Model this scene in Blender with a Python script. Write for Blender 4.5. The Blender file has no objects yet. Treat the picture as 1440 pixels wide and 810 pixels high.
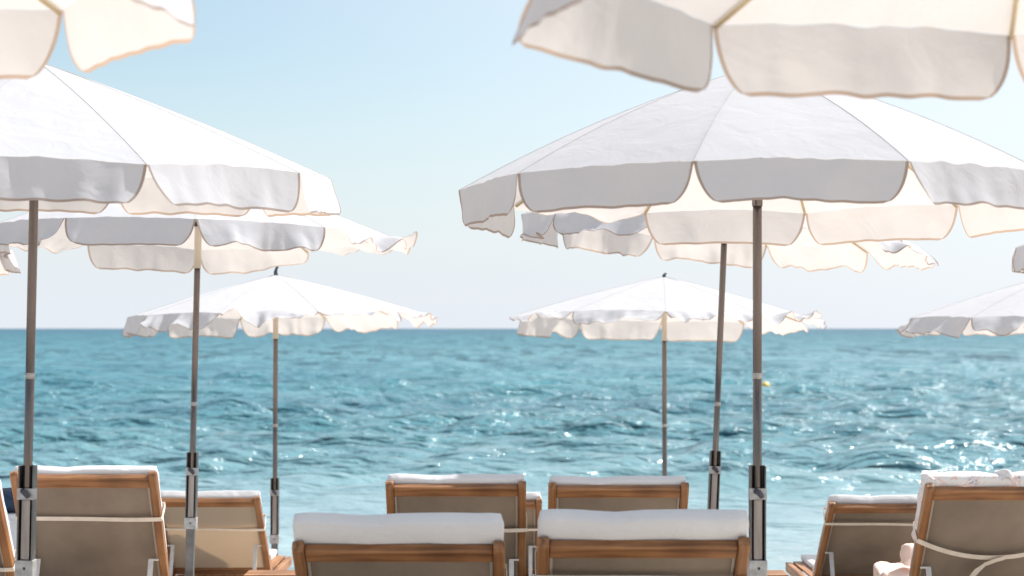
import bpy, math, random
import numpy as np
from mathutils import Vector, Matrix, Euler, noise

random.seed(7)
R = math.radians
sc = bpy.context.scene
col = sc.collection
CAM_H = 1.5
F = 2800.0          # focal length in photo pixels (70 mm on 36 mm, 1440 px wide)
HY = 462.0          # horizon row


def wx(px, Y):
    return (px - 720.0) / F * Y


def wz(py, Y):
    return CAM_H - (py - HY) / F * Y


def ground(y):
    if y < 8.0:
        return 0.0
    if y < 14.0:
        t = y - 8.0
        return -0.0667 * t if t > 1 else -0.0667 * t * t * (2 - t)
    return max(-0.4 - 0.11 * (y - 14.0), -4.0)


# ------------------------------------------------------------------ materials
def new_mat(name):
    m = bpy.data.materials.new(name)
    m.use_nodes = True
    nt = m.node_tree
    for n in list(nt.nodes):
        nt.nodes.remove(n)
    out = nt.nodes.new('ShaderNodeOutputMaterial')
    return m, nt, out


def N(nt, t, **kw):
    n = nt.nodes.new(t)
    for k, v in kw.items():
        if k in n.inputs.keys():
            n.inputs[k].default_value = v
        else:
            setattr(n, k, v)
    return n


def ramp(nt, stops):
    r = nt.nodes.new('ShaderNodeValToRGB')
    e = r.color_ramp.elements
    while len(e) < len(stops):
        e.new(0.5)
    for el, (p, c) in zip(e, stops):
        el.position = p
        el.color = (*c, 1)
    return r


def coords(nt, scale, kind='Object'):
    tc = nt.nodes.new('ShaderNodeTexCoord')
    mp = nt.nodes.new('ShaderNodeMapping')
    mp.inputs['Scale'].default_value = scale
    nt.links.new(tc.outputs[kind], mp.inputs['Vector'])
    return mp


def principled(name, c1, c2, rough=0.6, metal=0.0, scale=(6, 6, 6), bump=0.1, bscale=60, detail=5, bdist=0.004):
    m, nt, out = new_mat(name)
    p = nt.nodes.new('ShaderNodeBsdfPrincipled')
    mp = coords(nt, scale)
    n = N(nt, 'ShaderNodeTexNoise', Scale=1.0, Detail=detail)
    nt.links.new(mp.outputs[0], n.inputs['Vector'])
    r = ramp(nt, [(0.3, c1), (0.7, c2)])
    nt.links.new(n.outputs[0], r.inputs[0])
    nt.links.new(r.outputs[0], p.inputs['Base Color'])
    p.inputs['Roughness'].default_value = rough
    p.inputs['Metallic'].default_value = metal
    if bump:
        mp2 = coords(nt, (1, 1, 1))
        b = N(nt, 'ShaderNodeTexNoise', Scale=bscale, Detail=4.0)
        nt.links.new(mp2.outputs[0], b.inputs['Vector'])
        bn = N(nt, 'ShaderNodeBump', Strength=bump, Distance=bdist)
        nt.links.new(b.outputs[0], bn.inputs['Height'])
        nt.links.new(bn.outputs[0], p.inputs['Normal'])
    nt.links.new(p.outputs[0], out.inputs[0])
    return m


def cloth_mat(name, refl, trans, fac, warp=0.25):
    m, nt, out = new_mat(name)
    mp = coords(nt, (1, 1, 1))
    n = N(nt, 'ShaderNodeTexNoise', Scale=3.0, Detail=4.0)
    nt.links.new(mp.outputs[0], n.inputs['Vector'])
    r = ramp(nt, [(0.3, tuple(x * 0.96 for x in refl)), (0.7, refl)])
    nt.links.new(n.outputs[0], r.inputs[0])
    d = N(nt, 'ShaderNodeBsdfDiffuse', Roughness=0.4)
    nt.links.new(r.outputs[0], d.inputs['Color'])
    r2 = ramp(nt, [(0.3, tuple(x * 0.93 for x in trans)), (0.7, trans)])
    nt.links.new(n.outputs[0], r2.inputs[0])
    t = nt.nodes.new('ShaderNodeBsdfTranslucent')
    nt.links.new(r2.outputs[0], t.inputs['Color'])
    # soft wrinkles plus a fine weave
    w1 = N(nt, 'ShaderNodeTexNoise', Scale=7.0, Detail=3.0, Distortion=0.6)
    nt.links.new(mp.outputs[0], w1.inputs['Vector'])
    w2 = N(nt, 'ShaderNodeTexNoise', Scale=420.0, Detail=2.0)
    nt.links.new(mp.outputs[0], w2.inputs['Vector'])
    b1 = N(nt, 'ShaderNodeBump', Strength=warp, Distance=0.03)
    nt.links.new(w1.outputs[0], b1.inputs['Height'])
    b2 = N(nt, 'ShaderNodeBump', Strength=0.15, Distance=0.001)
    nt.links.new(w2.outputs[0], b2.inputs['Height'])
    nt.links.new(b1.outputs[0], b2.inputs['Normal'])
    for s in (d, t):
        nt.links.new(b2.outputs[0], s.inputs['Normal'])
    mx = N(nt, 'ShaderNodeMixShader')
    mx.inputs[0].default_value = fac
    nt.links.new(d.outputs[0], mx.inputs[1])
    nt.links.new(t.outputs[0], mx.inputs[2])
    nt.links.new(mx.outputs[0], out.inputs[0])
    return m


def wood_mat(name, axis):
    m, nt, out = new_mat(name)
    p = nt.nodes.new('ShaderNodeBsdfPrincipled')
    s = [38, 38, 38]
    s[axis] = 2.2
    mp = coords(nt, tuple(s))
    n = N(nt, 'ShaderNodeTexNoise', Scale=1.0, Detail=7.0, Distortion=0.5)
    nt.links.new(mp.outputs[0], n.inputs['Vector'])
    r = ramp(nt, [(0.25, (0.12, 0.05, 0.02)), (0.5, (0.32, 0.15, 0.062)), (0.75, (0.50, 0.28, 0.13))])
    nt.links.new(n.outputs[0], r.inputs[0])
    mp2 = coords(nt, (5, 5, 5))
    n2 = N(nt, 'ShaderNodeTexNoise', Scale=1.0, Detail=3.0)
    nt.links.new(mp2.outputs[0], n2.inputs['Vector'])
    r2 = ramp(nt, [(0.35, (0.72, 0.66, 0.60)), (0.65, (1.1, 1.05, 1.0))])
    nt.links.new(n2.outputs[0], r2.inputs[0])
    mul = N(nt, 'ShaderNodeMix', data_type='RGBA', blend_type='MULTIPLY')
    mul.inputs[0].default_value = 1.0
    nt.links.new(r.outputs[0], mul.inputs[6])
    nt.links.new(r2.outputs[0], mul.inputs[7])
    nt.links.new(mul.outputs[2], p.inputs['Base Color'])
    p.inputs['Roughness'].default_value = 0.5
    b = N(nt, 'ShaderNodeBump', Strength=0.35, Distance=0.002)
    nt.links.new(n.outputs[0], b.inputs['Height'])
    nt.links.new(b.outputs[0], p.inputs['Normal'])
    nt.links.new(p.outputs[0], out.inputs[0])
    return m


CLOTH = cloth_mat('parasol_canvas', (0.75, 0.76, 0.80), (0.68, 0.605, 0.545), 0.34)
SEAM = cloth_mat('seam_tape', (0.74, 0.73, 0.72), (0.6, 0.48, 0.36), 0.3, 0.0)
TRIM = cloth_mat('canvas_binding', (0.42, 0.375, 0.36), (0.56, 0.38, 0.26), 0.40, 0.0)
POLE = principled('brown_anodised_metal', (0.13, 0.108, 0.096), (0.25, 0.21, 0.19), 0.22, 0.85, (30, 30, 3), 0.05, 200)
SLEEVE = principled('weathered_zinc_steel', (0.13, 0.125, 0.12), (0.23, 0.22, 0.215), 0.42, 0.75, (14, 14, 14), 0.15, 120)
CLAMP = principled('galvanised_clamp', (0.36, 0.35, 0.34), (0.55, 0.54, 0.53), 0.45, 0.6, (40, 40, 40), 0.15, 150)
INNER = principled('worn_aluminium_tube', (0.30, 0.25, 0.225), (0.47, 0.41, 0.375), 0.42, 0.45, (60, 60, 4), 0.08, 120)
CREAM = principled('cream_tube', (0.66, 0.56, 0.44), (0.74, 0.64, 0.52), 0.5, bump=0)  # cream tone for the upper pole section and buoy mast
RIB = principled('pale_varnished_rib', (0.60, 0.47, 0.28), (0.70, 0.57, 0.36), 0.5, bump=0)
DARK = principled('dark_iron', (0.05, 0.055, 0.07), (0.10, 0.10, 0.12), 0.5, 0.4, bump=0)
TEAK = [wood_mat('teak_along_x', 0), wood_mat('teak_along_y', 1), wood_mat('teak_along_z', 2)]
CUSHION = cloth_mat('cushion_cotton', (0.80, 0.79, 0.80), (0.5, 0.42, 0.36), 0.06, 0.55)
SLING = principled('taupe_sling_fabric', (0.185, 0.142, 0.107), (0.295, 0.23, 0.175), 0.8, 0, (3.5, 3.5, 3.5), 0.25, 700, bdist=0.001)
STRAP = principled('cream_elastic', (0.70, 0.60, 0.50), (0.80, 0.71, 0.62), 0.85, 0, (20, 20, 20), 0.2, 500, bdist=0.001)
EDGE = principled('sling_edge_cord', (0.42, 0.36, 0.30), (0.50, 0.43, 0.36), 0.8, bump=0)
PROP = principled('white_painted_bar', (0.60, 0.59, 0.58), (0.72, 0.71, 0.70), 0.45, 0.1, (30, 30, 30), 0.1, 200)
NAVY = principled('navy_canvas', (0.018, 0.035, 0.075), (0.035, 0.065, 0.12), 0.85, 0, (5, 5, 5), 0.4, 200)
WHITE = principled('white_lacquer', (0.74, 0.74, 0.74), (0.80, 0.80, 0.80), 0.4, bump=0.05)
YELLOW = principled('yellow_buoy_plastic', (0.75, 0.45, 0.03), (0.85, 0.55, 0.05), 0.4, bump=0)
SANDM = principled('sand', (0.40, 0.36, 0.31), (0.50, 0.455, 0.40), 0.95, 0, (1.5, 1.5, 1.5), 0.8, 40, bdist=0.02)


def towel_mat(name, base, cols):
    m, nt, out = new_mat(name)
    p = nt.nodes.new('ShaderNodeBsdfPrincipled')
    p.inputs['Roughness'].default_value = 0.95
    mp = coords(nt, (1, 1, 1))
    n = N(nt, 'ShaderNodeTexNoise', Scale=13.0, Detail=2.0, Distortion=1.8)
    nt.links.new(mp.outputs[0], n.inputs['Vector'])
    r = ramp(nt, [(0.0, base), (0.52, base), (0.55, cols[0]), (0.60, cols[1]), (0.63, base), (0.70, cols[2]), (0.74, base)])
    nt.links.new(n.outputs[0], r.inputs[0])
    nt.links.new(r.outputs[0], p.inputs['Base Color'])
    b = N(nt, 'ShaderNodeTexNoise', Scale=300.0)
    nt.links.new(mp.outputs[0], b.inputs['Vector'])
    bn = N(nt, 'ShaderNodeBump', Strength=0.4, Distance=0.003)
    nt.links.new(b.outputs[0], bn.inputs['Height'])
    nt.links.new(bn.outputs[0], p.inputs['Normal'])
    nt.links.new(p.outputs[0], out.inputs[0])
    return m


TOWEL = towel_mat('printed_towel', (0.78, 0.76, 0.76), [(0.78, 0.52, 0.47), (0.80, 0.66, 0.62), (0.36, 0.34, 0.46)])
TOWEL2 = towel_mat('pale_pink_towel', (0.74, 0.57, 0.48), [(0.78, 0.48, 0.40), (0.80, 0.62, 0.56), (0.62, 0.68, 0.66)])


# ------------------------------------------------------------------ mesh helpers
class MB:
    def __init__(s):
        s.v, s.f, s.m, s.sm = [], [], [], []

    def add(s, vs, fs, mi=0, smooth=False):
        o = len(s.v)
        s.v += [tuple(v) for v in vs]
        for f in fs:
            s.f.append([o + i for i in f])
            s.m.append(mi)
            s.sm.append(smooth)

    def box(s, x0, x1, y0, y1, z0, z1, mi=0):
        v = [(x, y, z) for z in (z0, z1) for y in (y0, y1) for x in (x0, x1)]
        s.add(v, [(0, 2, 3, 1), (4, 5, 7, 6), (0, 1, 5, 4), (2, 6, 7, 3), (0, 4, 6, 2), (1, 3, 7, 5)], mi)

    def grid(s, pts, mi=0, smooth=True, close_u=False):
        nr, nc = len(pts), len(pts[0])
        v = [p for row in pts for p in row]
        f = []
        for i in range(nr - 1):
            for j in range(nc - (0 if close_u else 1)):
                k = (j + 1) % nc
                f.append((i * nc + j, i * nc + k, (i + 1) * nc + k, (i + 1) * nc + j))
        s.add(v, f, mi, smooth)

    def tube(s, path, r, n=10, mi=0, cap=True):
        path = [Vector(p) for p in path]
        rr = r if isinstance(r, (list, tuple)) else [r] * len(path)
        rings = []
        up = None
        for i, p in enumerate(path):
            t = (path[min(i + 1, len(path) - 1)] - path[max(i - 1, 0)]).normalized()
            if up is None:
                up = Vector((0, 0, 1)) if abs(t.z) < 0.9 else Vector((1, 0, 0))
            a = t.cross(up).normalized()
            b = a.cross(t).normalized()
            up = b
            rings.append([p + (a * math.cos(2 * math.pi * k / n) + b * math.sin(2 * math.pi * k / n)) * rr[i] for k in range(n)])
        s.grid(rings, mi, True, True)
        if cap:
            o = len(s.v) - n * len(path)
            s.f.append([o + k for k in range(n)][::-1]); s.m.append(mi); s.sm.append(False)
            o = len(s.v) - n
            s.f.append([o + k for k in range(n)]); s.m.append(mi); s.sm.append(False)

    def ribbon(s, path, wdirs, width, thick, mi=0):
        """flat band with thickness along a path; wdirs = width direction per point"""
        rings = []
        path = [Vector(p) for p in path]
        for i, p in enumerate(path):
            t = (path[min(i + 1, len(path) - 1)] - path[max(i - 1, 0)]).normalized()
            w = Vector(wdirs[i] if isinstance(wdirs, list) else wdirs).normalized()
            w = (w - t * w.dot(t)).normalized()
            nn = t.cross(w)
            rings.append([p + w * width / 2 + nn * thick / 2, p - w * width / 2 + nn * thick / 2,
                          p - w * width / 2 - nn * thick / 2, p + w * width / 2 - nn * thick / 2])
        s.grid(rings, mi, False, True)
        n = len(s.v)
        s.f.append([n - 4, n - 3, n - 2, n - 1]); s.m.append(mi); s.sm.append(False)
        o = n - 4 * len(path)
        s.f.append([o + 3, o + 2, o + 1, o]); s.m.append(mi); s.sm.append(False)

    def build(s, name, mats, parent=None, bevel=0, seg=2):
        me = bpy.data.meshes.new(name)
        me.from_pydata(s.v, [], s.f)
        for m in (mats if isinstance(mats, list) else [mats]):
            me.materials.append(m)
        me.polygons.foreach_set('material_index', s.m)
        me.polygons.foreach_set('use_smooth', s.sm)
        me.update()
        o = bpy.data.objects.new(name, me)
        col.objects.link(o)
        o.parent = parent
        if bevel:
            b = o.modifiers.new('bevel', 'BEVEL')
            b.width = bevel
            b.segments = seg
            b.limit_method = 'ANGLE'
            b.angle_limit = R(40)
            b.harden_normals = False
        return o


def empty(name, loc, label=None, cat=None, group=None):
    o = bpy.data.objects.new(name, None)
    o.empty_display_size = 0.1
    o.location = loc
    col.objects.link(o)
    tag(o, label, cat, group)
    return o


def tag(o, label=None, cat=None, group=None, kind=None):
    if label: o['label'] = label
    if cat: o['category'] = cat
    if group: o['group'] = group
    if kind: o['kind'] = kind
    return o


def children(o):
    return [c for c in bpy.data.objects if c.parent == o]


def copy_tree(o, parent=None):
    c = o.copy()
    col.objects.link(c)
    c.parent = parent
    for ch in children(o):
        copy_tree(ch, c)
    return c


def soft_box(sx, sy, sz, r, amp=0.0, seed=0, nx=24, nz=16, freq=4.0, sag=0.0):
    """rounded cushion block centred at the origin, as one closed mesh"""
    nu, nv = 4 * nx, nz * 2
    mb = MB()
    h = Vector((sx / 2, sy / 2, sz / 2))
    import bmesh
    bm = bmesh.new()
    bmesh.ops.create_cube(bm, size=2.0)
    bmesh.ops.subdivide_edges(bm, edges=bm.edges[:], cuts=11, use_grid_fill=True)
    for v in bm.verts:
        c = v.co
        # keep more resolution near the edges
        q = Vector([math.copysign(abs(a) ** 0.7, a) for a in c])
        p = Vector((q.x * h.x, q.y * h.y, q.z * h.z))
        inner = Vector((max(-h.x + r, min(h.x - r, p.x)), max(-h.y + r, min(h.y - r, p.y)), max(-h.z + r, min(h.z - r, p.z))))
        d = p - inner
        if d.length > 1e-6:
            n = Vector([max(-1, min(1, a / r)) for a in d])
            m = max(abs(a) for a in n)
            n = n.normalized() * m
            p = inner + n * r
        if amp:
            nn = noise.noise_vector(Vector((p.x * freq + seed, p.y * freq, p.z * freq + seed * 3)))
            p += nn * amp
        if sag:
            p += Vector((0, sag * (1 - q.x * q.x) * (1 - q.z * q.z) * (1 if q.y > 0 else -1), 0))
        v.co = p
    vs = [v.co.copy() for v in bm.verts]
    fs = [[v.index for v in f.verts] for f in bm.faces]
    bm.free()
    mb.add(vs, fs, 0, True)
    return mb


# ------------------------------------------------------------------ parasols
HV = 0.172
WIND = Vector((0.76, -0.65, 0))


def build_parasol(hub, base, spin, Rr=1.2, rise=0.44, canopy_rot=(0, 0), flare=4, wind=14, ripple=10, seed=0,
                  label='', over=None, sleeve=(0.95, 0.56), show_sleeve=True, cream=0.12, curl=10, finial=False, panel_noise=0.006, NR=10, dome=0.16, HV=0.165):
    over = over or {}
    hub, base = Vector(hub), Vector(base)
    root = empty('beach_parasol', base, label, 'parasol', 'white parasols set out on the beach')
    ax = hub - base
    L = ax.length
    root.rotation_mode = 'QUATERNION'
    root.rotation_quaternion = Vector((0, 0, 1)).rotation_difference(ax.normalized())
    rimz = L - rise
    # pole
    m = MB()
    m.tube([(0, 0, -0.25), (0, 0, rimz - cream - 0.02)], 0.0185, 16)
    pole = m.build('pole', POLE, root)
    m = MB()
    m.tube([(0, 0, 1.62 - 0.012), (0, 0, 1.62 + 0.012)], 0.0205, 16)
    m.build('collar', CLAMP, pole).location.z = -0.31
    m = MB()
    m.tube([(0, 0, rimz - cream - 0.06), (0, 0, L - 0.012)], 0.0215, 16)
    m.build('canopy_tube', CREAM if cream > 0.05 else POLE, root)
    m = MB()
    m.tube([(0, 0, rimz + 0.06), (0, 0, rimz + 0.13)], 0.036, 14)
    m.build('slider', DARK, root)
    if show_sleeve:
        zt, zb = sleeve
        m = MB()   # open channel facing the land side
        m.box(-0.032, -0.0255, -0.030, 0.028, zb, zt)
        m.box(0.0255, 0.032, -0.030, 0.028, zb, zt)
        m.box(-0.0255, 0.0255, 0.0215, 0.028, zb, zt)
        m.box(-0.0245, 0.0245, -0.026, 0.0215, -0.25, zb - 0.01)
        sl = m.build('ground_sleeve', SLEEVE, root, 0.0015)
        m = MB()
        m.box(-0.036, 0.036, -0.036, 0.031, zb - 0.055, zb + 0.012)
        cl = m.build('clamp', CLAMP, sl, 0.002)
        m = MB()
        m.tube([(0.002, -0.037, zb - 0.02), (0.002, -0.0385, zb - 0.02)], 0.006, 10)
        m.build('bolt', DARK, sl)
        m = MB()
        m.box(-0.034, 0.034, -0.034, -0.0302, zt - 0.135, zt - 0.09)
        m.box(-0.034, -0.0322, -0.0302, 0.02, zt - 0.135, zt - 0.09)
        m.box(0.0322, 0.034, -0.0302, 0.02, zt - 0.135, zt - 0.09)
        m.build('strap_plate', CLAMP, sl)
        m = MB()
        m.tube([(-0.012, -0.034, zt - 0.10), (0.0, -0.048, zt - 0.105), (0.016, -0.046, zt - 0.125)], [0.011, 0.012, 0.009], 10)
        m.build('wing_bolt', DARK, sl)
        m = MB()
        m.box(-0.017, 0.017, -0.0215, -0.0188, zb + 0.014, zt - 0.137)
        m.build('face_strip', INNER, sl, 0.002)
    # canopy, apex at its own origin
    rnd = random.Random(seed)
    pts_rib = []
    can = MB()
    NV, NS = 14, 16

    def rib(th, v):
        r = Rr * v
        z = -rise * ((1 - dome) * v + dome * v * v)
        return Vector((r * math.sin(th), -r * math.cos(th), z))

    ths = [R(spin + 360.0 / NR * k) for k in range(NR + 1)]

    def cpt(k, s_, v):
        a, b = rib(ths[k], v), rib(ths[k + 1], v)
        p = a.lerp(b, s_)
        e = 4 * s_ * (1 - s_)
        mid = (a + b) * 0.5
        out = Vector((mid.x, mid.y, 0))
        if out.length > 1e-6:
            out.normalize()
        p = p - out * (0.016 * e * v ** 2 * Rr) + Vector((0, 0, 0.013 * e * v ** 2))
        nz = noise.noise(Vector((p.x * 3 + seed * 7.1, p.y * 3, 1.7))) * panel_noise * e
        # small puckers running in from the hem
        nz += 0.009 * e * max(0, v - 0.7) * 3.3 * noise.noise(Vector((s_ * 9 + k * 13.3, v * 2, seed)))
        return p + Vector((0, 0, nz))

    for k in range(NR):
        can.grid([[cpt(k, j / NS, i / NV) for j in range(NS + 1)] for i in range(NV + 1)], 0, True)
        can.tube([rib(ths[k], v) + Vector((0, 0, 0.0004)) for v in [0.03 + 0.97 * i / 12 for i in range(13)]], 0.0016, 5, 1, False)
    co = can.build('canopy', [CLOTH, SEAM], root)
    co.location = (0, 0, L)
    co.rotation_euler = (R(canopy_rot[0]), R(canopy_rot[1]), 0)
    qroot = root.rotation_quaternion.to_matrix() @ co.rotation_euler.to_matrix()
    wl = qroot.inverted() @ WIND
    # ribs under the cloth
    for k in range(NR):
        m = MB()
        m.tube([rib(ths[k], v) + Vector((0, 0, -0.012)) for v in [0.03 + 0.96 * i / 8 for i in range(9)]], 0.006, 6)
        m.build('rib', RIB, co)
    # valances
    for k in range(NR):
        o = over.get(k, {})
        thm = (ths[k] + ths[k + 1]) / 2
        nrm = Vector((math.sin(thm), -math.cos(thm), 0))
        tan = Vector((math.cos(thm), math.sin(thm), 0))
        a0 = o.get('a', flare + wind * nrm.dot(wl) + rnd.uniform(-3, 3))
        amp = o.get('amp', ripple * rnd.uniform(0.7, 1.3))
        cu = o.get('curl', curl * rnd.uniform(0.3, 1.2))
        ph, kf = rnd.uniform(0, 6.28), o.get('k', rnd.uniform(1.3, 2.4))
        grad = o.get('grad', rnd.uniform(-6, 6))
        NU, NW = 40, 14
        ca = o.get('ca', 0.105)

        def sheet(u, w):
            top = cpt(k, u, 1.0) + Vector((0, 0, -0.001))
            p = top.copy()
            st = 8
            for q in range(st):
                vv = w * (q + 0.5) / st
                nz = noise.noise(Vector((u * 3.6 + k * 7.7 + seed, vv * 1.3, seed * 2.2)))
                sharp = abs(noise.noise(Vector((u * 7.5 + k * 3.1, vv * 2.0 + u * 3, seed * 1.2)))) - 0.2
                al = a0 + grad * (u - 0.5) * 2 + cu * vv * vv + amp * (0.45 * math.sin(kf * 2 * math.pi * u + ph + vv * 1.2) * min(1, vv * 1.4) + 1.5 * nz + 1.1 * sharp)
                al = R(al)
                step = HV * w / st
                p += (nrm * math.sin(al) - Vector((0, 0, 1)) * math.cos(al)) * step
            return p

        def uw(s_, w):
            e = min(1.0, w)
            off = ca * (1 - (1 - e ** 2.1) ** (1 / 2.0)) + 0.022 * e
            return off + (1 - 2 * off) * s_

        ws = [(1 - (1 - i / NW) ** 1.7) * 0.94 for i in range(NW + 1)] + [1.0]
        ss = [0.0] + [0.015 + 0.97 * j / NU for j in range(NU + 1)] + [1.0]
        rows = [[sheet(uw(sj, w), w) for sj in ss] for w in ws]
        m = MB()
        m.grid(rows, 0, True)
        # binding tape sewn round the free edge
        nc_ = len(ss) - 1
        for i in range(len(ws) - 1):
            for j in range(nc_):
                if j in (0, nc_ - 1) or i == len(ws) - 2:
                    m.m[i * nc_ + j] = 1
        m.build('valance_panel', [CLOTH, TRIM], co)
    m = MB()
    if finial:
        m.tube([(0, 0, -0.01), (-0.002, 0, 0.02), (0.004, 0, 0.045), (0.014, 0, 0.062), (0.010, 0, 0.078), (0.002, 0, 0.072)],
               [0.020, 0.014, 0.011, 0.010, 0.008, 0.005], 10)
    else:
        m.tube([(0, 0, -0.01), (0, 0, 0.012), (0.006, 0, 0.02), (0.02, 0, 0.026)], [0.02, 0.012, 0.009, 0.006], 10)
    m.build('finial', DARK, co)
    return root


def parasol_px(apex_x, base_x, Y, rim_z, rise, **kw):
    hub = (wx(apex_x, Y), Y, rim_z + rise)
    base = (wx(base_x, Y), Y, ground(Y))
    return build_parasol(hub, base, rise=rise, **kw)


parasol_px(1065, 1065, 8.0, 2.052, 0.50, spin=-17.5, seed=1, over={6: {'a': 78, 'amp': 10}}, canopy_rot=(-1.2, 0), dome=0.34, HV=0.155, flare=4, wind=8, ripple=8, cream=0.0,
           label='large white parasol with upright brown pole, in front of a leaning one')
parasol_px(52, 32, 8.0, 2.135, 0.44, spin=-4, seed=2, canopy_rot=(2.5, 0), flare=5, wind=10, ripple=8, cream=0.0,
           label='large white parasol whose pole stands before the lounger beside the navy bag')
parasol_px(281, 265, 11.9, 2.05, 0.42, spin=8.5, seed=3, canopy_rot=(-2.0, 0), flare=6, wind=20, ripple=14, over={1: {'a': 60, 'amp': 30}, 2: {'a': 88, 'amp': 34}, 3: {'a': 82, 'amp': 20}, 4: {'a': 28, 'grad': -34, 'amp': 10}, 5: {'a': 2, 'amp': 8}, 6: {'a': 62, 'amp': 14}, 8: {'a': 30, 'amp': 22}}, cream=0.13, sleeve=(1.02, 0.62),
           label='white parasol with grey ground tube in front of a pale sling lounger')
parasol_px(1023, 996, 11.9, 2.075, 0.42, spin=-20.5, seed=4, canopy_rot=(0, 2.8), flare=30, wind=26, ripple=26, cream=0.0, sleeve=(1.03, 0.6),
           label='tilted white parasol with leaning pole, half hidden behind a larger parasol')
parasol_px(388, 386, 15.5, 1.60, 0.32, spin=-14, seed=5, canopy_rot=(-0.8, -1.2), Rr=1.15, flare=42, wind=34, ripple=25, cream=0.12, finial=True, sleeve=(0.90, 0.45),
           label='small distant white parasol with dark hooked finial on top')
parasol_px(934, 935, 15.5, 1.585, 0.32, spin=-3.6, seed=6, canopy_rot=(-1.8, 1.0), over={4: {'a': -4, 'amp': 9}, 7: {'a': 12, 'amp': 18}, 8: {'a': 66, 'amp': 26}}, Rr=1.15, flare=42, wind=32, ripple=25, cream=0.12, sleeve=(0.7, 0.4),
           label='small distant white parasol standing behind the two poles, its corner drooping')
parasol_px(1482, 1482, 15.5, 1.58, 0.34, spin=-10, seed=7, Rr=1.15, flare=45, wind=30, ripple=32, cream=0.12, sleeve=(0.7, 0.4),
           label='distant white parasol cut by the right edge above the horizon')
build_parasol((1.048, 3.89, 2.218 + 0.38), (1.048, 3.89, 0), spin=35, seed=8, Rr=1.0, rise=0.38, NR=8, HV=0.172, flare=6, wind=14, ripple=6, cream=0.0,
              over={5: {'a': 28, 'amp': 3, 'curl': 0, 'grad': 0, 'ca': 0.04}, 4: {'a': 18, 'amp': 9, 'grad': 27, 'curl': 6}},
              label='near white parasol overhead seen from below, cream underside, top right')
build_parasol((-1.69, 4.13, 2.29 + 0.38), (-1.69, 4.13, 0), spin=10, seed=9, Rr=1.0, rise=0.38, NR=8, HV=0.172, flare=6, wind=14, ripple=6, cream=0.0,
              label='near white parasol overhead with folded bright valance, top left')
build_parasol((-4.22, 12.0, 2.02 + 0.42), (-4.25, 12.0, ground(12.0)), spin=6, seed=10, flare=6, wind=12, ripple=12, cream=0.12,
              label='white parasol showing only one cream valance corner at the left edge')
build_parasol((4.27, 12.0, 2.02 + 0.42), (4.27, 12.0, ground(12.0)), spin=0, seed=11, flare=20, wind=18, ripple=20, cream=0.12,
              label='white parasol showing only a grey valance tip at the right edge')

# ------------------------------------------------------------------ loungers
PIV = 0.17
LB = 0.93
W2 = 0.34


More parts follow.
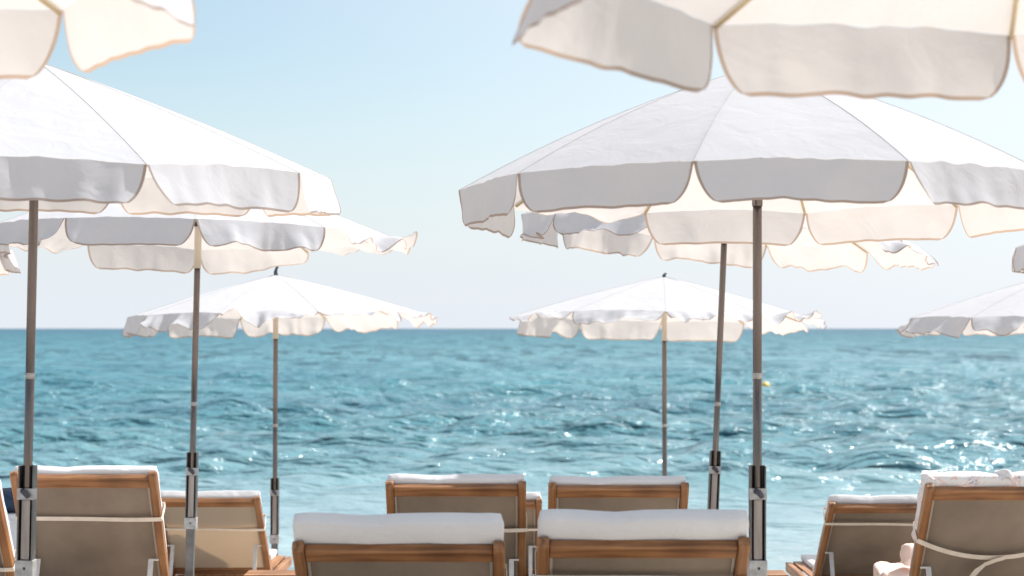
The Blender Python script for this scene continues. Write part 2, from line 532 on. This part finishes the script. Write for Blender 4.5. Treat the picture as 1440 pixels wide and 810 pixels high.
def make_lounger():
    root = empty('sun_lounger', (0, 0, 0))
    m = MB()
    m.box(-W2 + 0.03, W2 - 0.03, 0.03, 1.22, 0.152, 0.165)
    base = m.build('seat_panel', TEAK[1], root)
    for sd in (-1, 1):
        mm = MB()
        mm.box(sd * W2 - 0.02, sd * W2 + 0.02, -0.62, 1.25, 0.09, 0.155)
        mm.build('side_rail', TEAK[1], base, 0.004)
    for y in (-0.60, 0.06, 1.21):
        mm = MB()
        mm.box(-W2 + 0.021, W2 - 0.021, y - 0.02, y + 0.02, 0.095, 0.15)
        mm.build('cross_rail', TEAK[0], base, 0.004)
    for sx in (-1, 1):
        for y in (-0.5, 1.1):
            m = MB()
            m.box(sx * (W2 - 0.042) - 0.02, sx * (W2 - 0.042) + 0.02, y - 0.025, y + 0.025, -0.10, 0.145)
            m.build('leg', TEAK[2], root, 0.004)
    c = soft_box(0.62, 1.26, 0.05, 0.028, 0.006, 3)
    sc_ = c.build('seat_cushion', CUSHION, root)
    sc_.location = (0, 0.68, 0.182)
    # back: local z runs up the back, local +y is the side one leans on
    mm = MB()
    rows_a, rows_b = [], []
    for i in range(25):
        z = 0.0905 + (LB - 0.179) * i / 24
        ra_, rb_ = [], []
        for j in range(21):
            x = -W2 + 0.034 + (2 * W2 - 0.068) * j / 20
            e = (1 - (x / (W2 - 0.034)) ** 2) * math.sin(math.pi * i / 24)
            y = -0.016 * e + 0.004 * e * noise.noise(Vector((x * 5, z * 9, 2.0)))
            ra_.append((x, y - 0.003, z)); rb_.append((x, y + 0.003, z))
        rows_a.append(ra_); rows_b.append(rb_[::-1])
    mm.grid(rows_a); mm.grid(rows_b)
    for sd in (-1, 1):
        mm.box(sd * (W2 - 0.028) - 0.005, sd * (W2 - 0.028) + 0.005, -0.009, 0.006, 0.0905, LB - 0.0885, 1)
    back = mm.build('backrest', [SLING, EDGE], root)
    for sd in (-1, 1):
        m = MB()
        x0, x1 = (sd * W2 - 0.02, sd * W2 + 0.02)
        hw = 0.024
        prof = [(hw - 0.006, 0.0)] + [(-0.006 + hw * math.cos(math.pi * i / 8), LB - hw + hw * math.sin(math.pi * i / 8)) for i in range(9)] + [(-hw - 0.006, 0.0)]
        n = len(prof)
        vs = [(x0, y, z) for y, z in prof] + [(x1, y, z) for y, z in prof]
        fs = [list(range(n))[::-1], [n + i for i in range(n)]]
        fs += [(i, (i + 1) % n, n + (i + 1) % n, n + i) for i in range(n)]
        m.add(vs, fs, 0)
        m.build('stile', TEAK[2], back, 0.004)
    mm = MB()
    mm.box(-W2 + 0.0205, W2 - 0.0205, -0.022, 0.012, LB - 0.088, LB - 0.024)
    mm.build('top_rail', TEAK[0], back, 0.005)
    mm = MB()
    mm.box(-W2 + 0.0205, W2 - 0.0205, -0.018, 0.012, 0.03, 0.09)
    mm.build('bottom_rail', TEAK[0], back, 0.004)
    c = soft_box(0.705, 0.064, 0.92, 0.024, 0.011, 9, freq=6)
    cu = c.build('back_cushion', CUSHION, back)
    cu.location = (0, 0.048, 0.46)
    # elastic band round the back and its cushion
    mm = MB()
    loop = strap_path()
    mm.ribbon(loop, [(0, 0, 1)] * len(loop), 0.024, 0.003)
    mm.build('strap', STRAP, back).location.z = 0.56
    # folding support bars
    for s in (-1, 1):
        mm = MB()
        mm.ribbon([(s * (W2 - 0.055), 0.0, 0.0), (s * (W2 - 0.055), 0, -0.40)], (1, 0, 0), 0.026, 0.007)
        mm.tube([(s * (W2 - 0.067), 0, 0), (s * (W2 - 0.015), 0, 0)], 0.006, 8)
        mm.build('support_bar', PROP, root, 0.0015)
    return root


def strap_path(sag=0.0, n=24):
    pts = []
    a, y0, y1 = W2 + 0.024, -0.034, 0.086
    for i in range(n + 1):
        t = i / n
        x = -a + 2 * a * t
        pts.append(Vector((x, y0 - 0.002 * math.sin(t * 9), 0.004 * math.sin(5.1 * t + 1) - sag * 4 * t * (1 - t))))
    pts += [Vector((a + 0.001, y0 + 0.03, 0.0)), Vector((a + 0.001, y1 - 0.03, 0.0)), Vector((a, y1, 0))]
    pts += [Vector((-a, y1, 0)), Vector((-a - 0.001, y1 - 0.03, 0)), Vector((-a - 0.001, y0 + 0.03, 0)), Vector((-a, y0, 0))]
    return pts


proto = make_lounger()
first = [True]


def place_lounger(xl, xr, ytop, Y, label, cushion_up=0.0, strap=0.56, scale=1.0, lean_x=0.0):
    global proto
    o = proto if first[0] else copy_tree(proto)
    first[0] = False
    xc = (wx(xl, Y) + wx(xr, Y)) / 2
    zt = wz(ytop, Y)
    phi = R(50)
    for _ in range(20):
        yr = Y + LB * math.sin(phi)
        c = (zt - ground(yr) - PIV) / LB
        phi = math.acos(max(0.3, min(0.97, c)))
    g = ground(yr)
    o.location = (xc, yr, g)
    slope = (ground(yr + 1) - ground(yr - 0.5)) / 1.5
    tag(o, label, 'sun lounger', 'wooden sun loungers facing the sea')
    for ch in children(o):
        n = ch.name.split('.')[0]
        if n == 'backrest':
            ch.location = (0, 0, PIV)
            ch.rotation_euler = (phi, 0, 0)
            for q in children(ch):
                qn = q.name.split('.')[0]
                if qn == 'back_cushion':
                    q.location.z = 0.46 + cushion_up
                if qn == 'strap':
                    q.location.z = strap
        if n == 'support_bar':
            v = 0.40
            ch.location = (0, -v * math.sin(phi) - 0.03, PIV + v * math.cos(phi) - 0.02)
            ch.rotation_euler = (R(-24), 0, 0)
    return o, phi


L = {}
L['near_a'] = place_lounger(418, 703, 763, 6.73, 'nearest wooden sun lounger with thick white headrest, in front of a taller-backed lounger', 0.09, 0.66)
L['near_b'] = place_lounger(764, 1047, 757, 6.73, 'nearest wooden sun lounger with thick white headrest, beside the upright pole', 0.085, 0.745)
L['mid_a'] = place_lounger(549, 733, 677, 10.2, 'wooden sun lounger with a cream strap, between a near headrest and the water', 0.004, 0.62)
L['mid_b'] = place_lounger(777, 963, 679, 10.2, 'wooden sun lounger with no strap in view, before the thin distant pole', 0.0, 0.42)
L['left'] = place_lounger(30, 205, 663, 9.8, 'brown backed sun lounger with tight cream strap behind the steel ground sleeve', 0.0, 0.66)
L['far_a'] = place_lounger(218, 361, 699, 13.3, 'far sun lounger with sunlit beige back behind the grey ground tube', -0.01, 0.60)
L['far_b'] = place_lounger(617, 756, 702, 13.3, 'far sun lounger mostly hidden, one post peeping past a nearer lounger', 0.0, 0.62)
L['right_b'] = place_lounger(1172, 1322, 707, 12.4, 'sun lounger with straight cream strap partly behind the towel-draped one', 0.0, 0.74)
L['right_a'] = place_lounger(1308, 1508, 681, 9.5, 'sun lounger with sagging cream strap and a printed towel over its back', 0.0, 0.5)
L['edge'] = place_lounger(-215, -12, 676, 9.2, 'sun lounger cut by the left edge, only its side post in view', 0.0, 0.40)

PALE = cloth_mat('pale_sling_fabric', (0.66, 0.58, 0.48), (0.66, 0.54, 0.42), 0.45, 0.15)
for ch in children(L['far_a'][0]):
    if ch.name.split('.')[0] == 'backrest':
        ch.material_slots[0].link = 'OBJECT'
        ch.material_slots[0].material = PALE
        for q in children(ch):
            if q.name.split('.')[0] == 'back_cushion':
                q.scale.z = 0.30
                q.location.z = 0.77

for key in ('right_b', 'far_a'):
    for ch in children(L[key][0]):
        if ch.name.split('.')[0] == 'seat_cushion':
            ch.scale.x = 0.8

# sagging strap with a loose end on the towel-draped lounger
ra, phi_ra = L['right_a']
for ch in children(ra):
    if ch.name.split('.')[0] == 'backrest':
        back_ra = ch
        for q in children(ch):
            if q.name.split('.')[0] == 'strap':
                bpy.data.objects.remove(q)
m = MB()
p = strap_path(0.095)
for i in range(25):
    p[i].y -= 0.02 * math.sin(math.pi * i / 24)
m.ribbon(p, [(0, 0, 1)] * len(p), 0.027, 0.003)
m.ribbon([(0.07, -0.062, -0.088), (0.03, -0.068, -0.098), (-0.02, -0.072, -0.122), (-0.055, -0.074, -0.165), (-0.075, -0.076, -0.205)], [(0.2, 0, 1), (0.3, 0, 1), (0.6, 0, 1), (0.8, 0, 0.8), (0.8, 0, 0.8)], 0.026, 0.003)
st = m.build('strap', STRAP, back_ra)
st.location.z = 0.585
st['label'] = 'sagging cream strap with a loose end'


bpy.context.view_layer.update()
Mb = Matrix.Translation(ra.location + Vector((0, 0, PIV))) @ Euler((phi_ra, 0, 0)).to_matrix().to_4x4()
tw = empty('beach_towel', Mb @ Vector((0, 0.052, 0.755)), 'printed white and coral towel draped over the sagging-strap lounger', 'towel')
tw.rotation_euler = (phi_ra, 0, 0)
mb = soft_box(0.735, 0.078, 0.44, 0.034, 0.014, 21, freq=12)
body = mb.build('towel_cloth', TOWEL, tw)
body.location = (0, 0.0, -0.03)
for k, (x, h) in enumerate(((0.03, 0.045), (0.16, 0.05), (-0.335, 0.02))):
    mb = MB()
    rows = []
    for i in range(9):
        t = i / 8
        rows.append([Vector((x + 0.055 * (j / 8 - 0.5) * (1 + 0.4 * t) + 0.01 * math.sin(6 * t + k), -0.03 + 0.075 * t,
                             0.175 + h * math.sin(math.pi * j / 8) * math.sin(math.pi * min(1, 0.2 + t * 0.8)) + 0.004 * noise.noise(Vector((j * .7, i * .6, k))))) for j in range(9)])
    mb.grid(rows, 0, True)
    mb.build('fold', TOWEL, tw)
# crumpled towel lying on the seat side of the same lounger
g_ = ground(10.4)
mb = soft_box(0.28, 0.34, 0.13, 0.035, 0.035, 5, freq=13)
o = mb.build('crumpled_towel', TOWEL2)
o.location = (wx(1274, 10.3), 10.35, wz(818, 10.3))
tag(o, 'pale pink crumpled towel hanging off the side of the towel-draped lounger', 'towel')
mb = soft_box(0.08, 0.16, 0.10, 0.025, 0.022, 15, freq=17)
o = mb.build('rolled_towel', TOWEL2)
o.location = (wx(1285, 10.2), 10.3, wz(784, 10.2))
tag(o, 'small cream rolled towel on top of the crumpled pink towel', 'towel')


# ------------------------------------------------------------------ low tables, bag
def low_table(x0, x1, Y, ztop, depth, mats, label):
    g = ground(Y)
    root = empty('low_table', ((x0 + x1) / 2, Y, g), label, 'side table', 'low tables between the loungers')
    w = (x1 - x0) / 2
    h = ztop - g
    m = MB()
    nb = 4
    for i in range(nb):
        y0 = -depth / 2 + depth * i / nb
        m.box(-w, w, y0 + 0.004, y0 + depth / nb - 0.004, h - 0.028, h)
    m.build('table_top', mats[0], root, 0.003)
    for sx in (-1, 1):
        for sy in (-1, 1):
            m = MB()
            m.box(sx * (w - 0.04) - 0.02, sx * (w - 0.04) + 0.02, sy * (depth / 2 - 0.04) - 0.02, sy * (depth / 2 - 0.04) + 0.02, -0.05, h - 0.028)
            m.build('leg', mats[1], root, 0.003)
    return root


low_table(wx(340, 11.6), wx(416, 11.6), 11.8, wz(811, 11.6), 0.26, (TEAK[0], TEAK[2]), 'low wooden table under the grey parasol tube, beside a near headrest')
low_table(wx(1046, 11.6), wx(1112, 11.6), 11.8, wz(811, 11.6), 0.26, (TEAK[0], TEAK[2]), 'low wooden table behind the upright parasol pole')
low_table(wx(-50, 11.0), wx(28, 11.0), 11.2, wz(724, 11.0), 0.4, (WHITE, WHITE), 'white side table carrying the navy bag')
mb = soft_box(0.27, 0.24, 0.13, 0.055, 0.015, 31, freq=6)
tb = empty('beach_bag', (wx(8, 11.2), 11.2, wz(724, 11.0)), 'navy canvas bag on the white side table', 'bag')
b_ = mb.build('bag_body', NAVY, tb)
b_.location.z = 0.066
m = MB()
m.tube([(-0.07, -0.11, 0.10), (-0.06, -0.13, 0.125), (0, -0.135, 0.12), (0.06, -0.13, 0.10), (0.07, -0.11, 0.075)], 0.008, 8)
m.build('handle', NAVY, tb)
mb = soft_box(0.40, 0.3, 0.30, 0.09, 0.02, 41, freq=5)
o = mb.build('navy_rucksack', NAVY)
o.location = (wx(22, 11.0), 11.05, ground(11.0) + 0.19)
tag(o, 'dark blue stuffed rucksack standing under the white side table', 'bag')

# ------------------------------------------------------------------ buoys
SEA = -0.95


def floaty(px, py, r, label, pole_h=0.0):
    d = F * (CAM_H - SEA) / (py - HY)
    x = wx(px, d)
    root = empty('buoy', (x, d, SEA), label, 'buoy', 'marker buoys on the water')
    m = MB()
    prof = [(0.02, -0.3), (0.7, -0.25), (1.0, 0.15), (1.0, 0.55), (0.75, 0.9), (0.35, 1.05), (0.18, 1.2), (0.02, 1.25)]
    rings = [[Vector((a * r * math.cos(2 * math.pi * k / 20), a * r * math.sin(2 * math.pi * k / 20), z * r)) for k in range(20)] for a, z in prof]
    m.grid(rings, 0, True, True)
    m.build('float', YELLOW, root)
    m = MB()
    m.tube([(0, 0, r * 1.2), (0, 0, r * 1.2 + max(0.06, pole_h))], r * 0.10, 8)
    m.build('mast' if pole_h else 'lifting_ring', YELLOW if not pole_h else CREAM, root)


floaty(1076, 545, 0.20, 'bright yellow buoy afloat just beside the upright parasol pole')
floaty(296, 551, 0.09, 'slim pale marker buoy with a short mast, right of a parasol pole', 0.35)

# ------------------------------------------------------------------ ground and sea
ys = np.concatenate([np.linspace(-60, 0, 20), np.linspace(1, 34, 67), np.geomspace(36, 45000, 25)])
xs = np.concatenate([-np.geomspace(40000, 12, 16), np.linspace(-10, 10, 61), np.geomspace(12, 40000, 16)])
mb = MB()
mb.grid([[(float(x), float(y), ground(float(y)) + (0.012 * noise.noise(Vector((x * 2.1, y * 2.1, 0))) if abs(x) < 11 and 0 < y < 30 else 0)) for x in xs] for y in ys], 0, True)
tag(mb.build('sand', SANDM), kind='structure')


def build_sea():
    c = CAM_H - SEA
    dips = np.concatenate([np.arange(0.19, 0.0012, -1 / 5500.0), np.array([0.0012, 0.0009, 0.0006, 0.0004, 0.0002, 0.0001, 0.00006])])
    d = c / dips
    t = np.concatenate([np.linspace(-3.5, -0.42, 60), np.arange(-0.41, 0.41, 0.0011), np.linspace(0.42, 3.5, 60)])
    D, T = np.meshgrid(d, t, indexing='ij')
    X = D * T
    Y = D.copy()
    Z = np.zeros_like(X)
    row = d * d / (c * 5500.0)
    rs = np.random.RandomState(4)
    n = 150
    lam = np.exp(rs.uniform(math.log(0.32), math.log(14.0), n))
    ang = rs.normal(0, 0.6, n) + 0.12
    dx = np.zeros_like(X)
    dy = np.zeros_like(X)
    for L_, a, ph in zip(lam, ang, rs.uniform(0, 6.283, n)):
        k = 2 * math.pi / L_
        kx, ky = k * math.sin(a), -k * math.cos(a)
        steep = 0.052 * ((2.5 / L_) ** 1.1 if L_ > 2.5 else 1.0)
        amp = steep / k
        fade = np.clip((L_ / (row * 2.2)) - 0.8, 0, 1)[:, None]
        # groups: crests come and go instead of running straight across
        phs = kx * X + ky * Y + ph
        s_, c_ = np.sin(phs), np.cos(phs)
        Z += amp * fade * (s_)
        dx += -amp * fade * c_ * math.sin(a) * 0.8
        dy += amp * fade * c_ * math.cos(a) * 0.8
    # patches of gust and calm
    patch = 0.85 + 0.3 * np.sin(X * 0.31 + 1.7 * np.sin(Y * 0.11)) * np.sin(Y * 0.21 + X * 0.05) 
    shore = np.clip((Y - 22) / 14.0, 0.22, 1.0)
    Z *= patch * shore
    # low swell lines running in towards the beach
    for yy, am, wd, ph in ((30.3, 0.13, 0.5, 0.3), (37.5, 0.08, 0.7, 2.0), (49.5, 0.09, 0.9, 4.2), (66, 0.09, 1.3, 1.2), (88, 0.09, 1.8, 3.2)):
        line = yy + 0.8 * np.sin(X * 0.22 + ph) + 0.4 * np.sin(X * 0.61 + ph * 2)
        along = np.clip(0.55 + 0.6 * np.sin(X * 0.37 + ph * 3) + 0.3 * np.sin(X * 0.93 + ph), 0, 1.2)
        q = (Y - line) / wd
        q = np.where(q < 0, q * 1.7, q)
        Z += am * along * np.exp(-q * q)
    P = np.stack([X + dx * patch * shore, Y + dy * patch * shore, SEA + Z], -1).reshape(-1, 3)
    nr, nc = X.shape
    I = np.arange(nr * nc).reshape(nr, nc)
    Q = np.stack([I[:-1, :-1], I[:-1, 1:], I[1:, 1:], I[1:, :-1]], -1).reshape(-1, 4)
    me = bpy.data.meshes.new('sea')
    me.vertices.add(len(P))
    me.vertices.foreach_set('co', P.astype(np.float32).ravel())
    me.loops.add(Q.size)
    me.loops.foreach_set('vertex_index', Q.astype(np.int32).ravel())
    me.polygons.add(len(Q))
    me.polygons.foreach_set('loop_start', np.arange(0, Q.size, 4, dtype=np.int32))
    me.polygons.foreach_set('loop_total', np.full(len(Q), 4, dtype=np.int32))
    me.polygons.foreach_set('use_smooth', np.ones(len(Q), dtype=bool))
    me.update(calc_edges=True)
    me.validate()
    o = bpy.data.objects.new('sea', me)
    col.objects.link(o)
    tag(o, kind='structure')
    m, nt, out = new_mat('sea_water')
    p = nt.nodes.new('ShaderNodeBsdfPrincipled')
    geo = nt.nodes.new('ShaderNodeNewGeometry')
    sep = nt.nodes.new('ShaderNodeSeparateXYZ')
    nt.links.new(geo.outputs['Position'], sep.inputs[0])
    # depth of the water: sandy shallows paled by painted-in sky reflection, turquoise, then open blue
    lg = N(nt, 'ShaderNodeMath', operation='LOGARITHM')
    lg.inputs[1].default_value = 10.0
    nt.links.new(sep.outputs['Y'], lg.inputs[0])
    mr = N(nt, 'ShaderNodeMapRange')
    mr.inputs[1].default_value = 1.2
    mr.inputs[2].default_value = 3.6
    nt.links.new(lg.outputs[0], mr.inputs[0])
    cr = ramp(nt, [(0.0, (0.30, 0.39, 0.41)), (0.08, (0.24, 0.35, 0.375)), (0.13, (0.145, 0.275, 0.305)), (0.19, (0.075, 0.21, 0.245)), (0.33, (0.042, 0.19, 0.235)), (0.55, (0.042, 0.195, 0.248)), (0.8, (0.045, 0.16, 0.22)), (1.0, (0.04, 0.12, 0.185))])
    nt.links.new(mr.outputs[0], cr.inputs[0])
    mp = coords(nt, (0.035, 0.09, 0.1))
    nz = N(nt, 'ShaderNodeTexNoise', Scale=1.0, Detail=5.0, Distortion=0.4)
    nt.links.new(mp.outputs[0], nz.inputs['Vector'])
    r2 = ramp(nt, [(0.35, (0.80, 0.84, 0.88)), (0.65, (1.12, 1.08, 1.05))])
    nt.links.new(nz.outputs[0], r2.inputs[0])
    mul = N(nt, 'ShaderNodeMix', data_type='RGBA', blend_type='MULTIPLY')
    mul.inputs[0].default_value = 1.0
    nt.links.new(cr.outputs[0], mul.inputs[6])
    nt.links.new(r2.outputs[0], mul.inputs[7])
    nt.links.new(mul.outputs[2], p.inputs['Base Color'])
    rr = N(nt, 'ShaderNodeMapRange')
    rr.inputs[1].default_value = 0.1
    rr.inputs[2].default_value = 0.75
    rr.inputs[3].default_value = 0.10
    rr.inputs[4].default_value = 0.50
    nt.links.new(mr.outputs[0], rr.inputs[0])
    nt.links.new(rr.outputs[0], p.inputs['Roughness'])
    p.inputs['IOR'].default_value = 1.33
    # the water lies calmer close to the beach
    calm = N(nt, 'ShaderNodeMapRange', interpolation_type='SMOOTHSTEP')
    calm.inputs[1].default_value = 24.0
    calm.inputs[2].default_value = 46.0
    calm.inputs[3].default_value = 0.42
    calm.inputs[4].default_value = 1.0
    nt.links.new(sep.outputs['Y'], calm.inputs[0])
    b = None
    far = N(nt, 'ShaderNodeMapRange', interpolation_type='SMOOTHSTEP')
    far.inputs[1].default_value = 70.0
    far.inputs[2].default_value = 220.0
    nt.links.new(sep.outputs['Y'], far.inputs[0])
    for scl, src, dist in (((0.07, 0.020, 0.1), far, 16.0), ((0.22, 0.07, 0.1), far, 7.0), ((0.14, 0.50, 0.4), calm, 1.5), ((0.42, 1.15, 1), calm, 0.85),
                           ((1.3, 2.8, 1), calm, 0.34), ((3.6, 6.5, 4), calm, 0.10)):
        mp2 = coords(nt, scl)
        w = N(nt, 'ShaderNodeTexNoise', Scale=1.0, Detail=3.0, Distortion=0.3)
        nt.links.new(mp2.outputs[0], w.inputs['Vector'])
        bn = N(nt, 'ShaderNodeBump', Distance=dist)
        nt.links.new(w.outputs[0], bn.inputs['Height'])
        nt.links.new(src.outputs[0], bn.inputs['Strength'])
        if b:
            nt.links.new(b.outputs[0], bn.inputs['Normal'])
        b = bn
    nt.links.new(b.outputs[0], p.inputs['Normal'])
    nt.links.new(p.outputs[0], out.inputs[0])
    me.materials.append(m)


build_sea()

# ------------------------------------------------------------------ light, sky, camera
AZ, EL = 54.0, 50.0
w = bpy.data.worlds.new('World')
sc.world = w
w.use_nodes = True
nt = w.node_tree
sky = nt.nodes.new('ShaderNodeTexSky')
sky.sky_type = 'NISHITA'
sky.sun_disc = False
sky.sun_elevation = R(EL)
sky.sun_rotation = R(AZ)
sky.altitude = 0
sky.air_density = 1.0
sky.dust_density = 0.6
sky.ozone_density = 1.5
bg = nt.nodes['Background']
hs = N(nt, 'ShaderNodeHueSaturation')
hs.inputs['Saturation'].default_value = 0.8
nt.links.new(sky.outputs[0], hs.inputs['Color'])
# pale sea haze lying along the horizon
tc = nt.nodes.new('ShaderNodeTexCoord')
sp = nt.nodes.new('ShaderNodeSeparateXYZ')
nt.links.new(tc.outputs['Generated'], sp.inputs[0])
hz = N(nt, 'ShaderNodeMapRange', interpolation_type='SMOOTHSTEP')
hz.inputs[1].default_value = 0.0
hz.inputs[2].default_value = 0.15
hz.inputs[3].default_value = 0.92
hz.inputs[4].default_value = 0.0
nt.links.new(sp.outputs['Z'], hz.inputs[0])
mxs = N(nt, 'ShaderNodeMix', data_type='RGBA')
nt.links.new(hz.outputs[0], mxs.inputs[0])
tint = N(nt, 'ShaderNodeMix', data_type='RGBA', blend_type='MULTIPLY')
tint.inputs[0].default_value = 1.0
tint.inputs[7].default_value = (1.0, 1.07, 1.05, 1)
nt.links.new(hs.outputs[0], tint.inputs[6])
nt.links.new(tint.outputs[2], mxs.inputs[6])
mxs.inputs[7].default_value = (6.2, 6.6, 7.2, 1)
# milky glare that grows towards the sun
dp = N(nt, 'ShaderNodeVectorMath', operation='DOT_PRODUCT')
nt.links.new(tc.outputs['Generated'], dp.inputs[0])
dp.inputs[1].default_value = (math.sin(R(AZ)) * math.cos(R(EL)), math.cos(R(AZ)) * math.cos(R(EL)), math.sin(R(EL)))
gl = N(nt, 'ShaderNodeMapRange', interpolation_type='SMOOTHSTEP')
gl.inputs[1].default_value = 0.36
gl.inputs[2].default_value = 0.66
gl.inputs[4].default_value = 0.8
nt.links.new(dp.outputs['Value'], gl.inputs[0])
mxg = N(nt, 'ShaderNodeMix', data_type='RGBA')
nt.links.new(gl.outputs[0], mxg.inputs[0])
nt.links.new(mxs.outputs[2], mxg.inputs[6])
mxg.inputs[7].default_value = (7.3, 7.6, 7.9, 1)
nt.links.new(mxg.outputs[2], bg.inputs[0])
bg.inputs[1].default_value = 0.08
S = Vector((math.sin(R(AZ)) * math.cos(R(EL)), math.cos(R(AZ)) * math.cos(R(EL)), math.sin(R(EL))))
sl = bpy.data.lights.new('sun', 'SUN')
sl.energy = 5.0
sl.angle = R(0.53)
sl.color = (1.0, 0.975, 0.94)
so = bpy.data.objects.new('sun', sl)
so.rotation_euler = S.to_track_quat('Z', 'Y').to_euler()
so.location = (20, 20, 30)
col.objects.link(so)

cd = bpy.data.cameras.new('camera')
cd.sensor_width = 36
cd.lens = 70
cd.shift_y = (HY - 405) / 1440.0
cd.clip_end = 100000
cd.clip_start = 0.05
cd.dof.use_dof = True
cd.dof.focus_distance = 9.3
cd.dof.aperture_fstop = 3.8
cam = bpy.data.objects.new('camera', cd)
cam.location = (0, 0, CAM_H)
cam.rotation_euler = (R(90), 0, 0)
col.objects.link(cam)
sc.camera = cam

sc.view_settings.view_transform = 'Standard'
sc.view_settings.look = 'None'
sc.view_settings.exposure = 0.72
sc.view_settings.gamma = 1.0
sc.view_settings.use_curve_mapping = False
sc.cycles.use_denoising = True
sc.cycles.denoising_prefilter = 'ACCURATE'
sc.cycles.max_bounces = 10
sc.cycles.diffuse_bounces = 5
sc.cycles.sample_clamp_indirect = 6
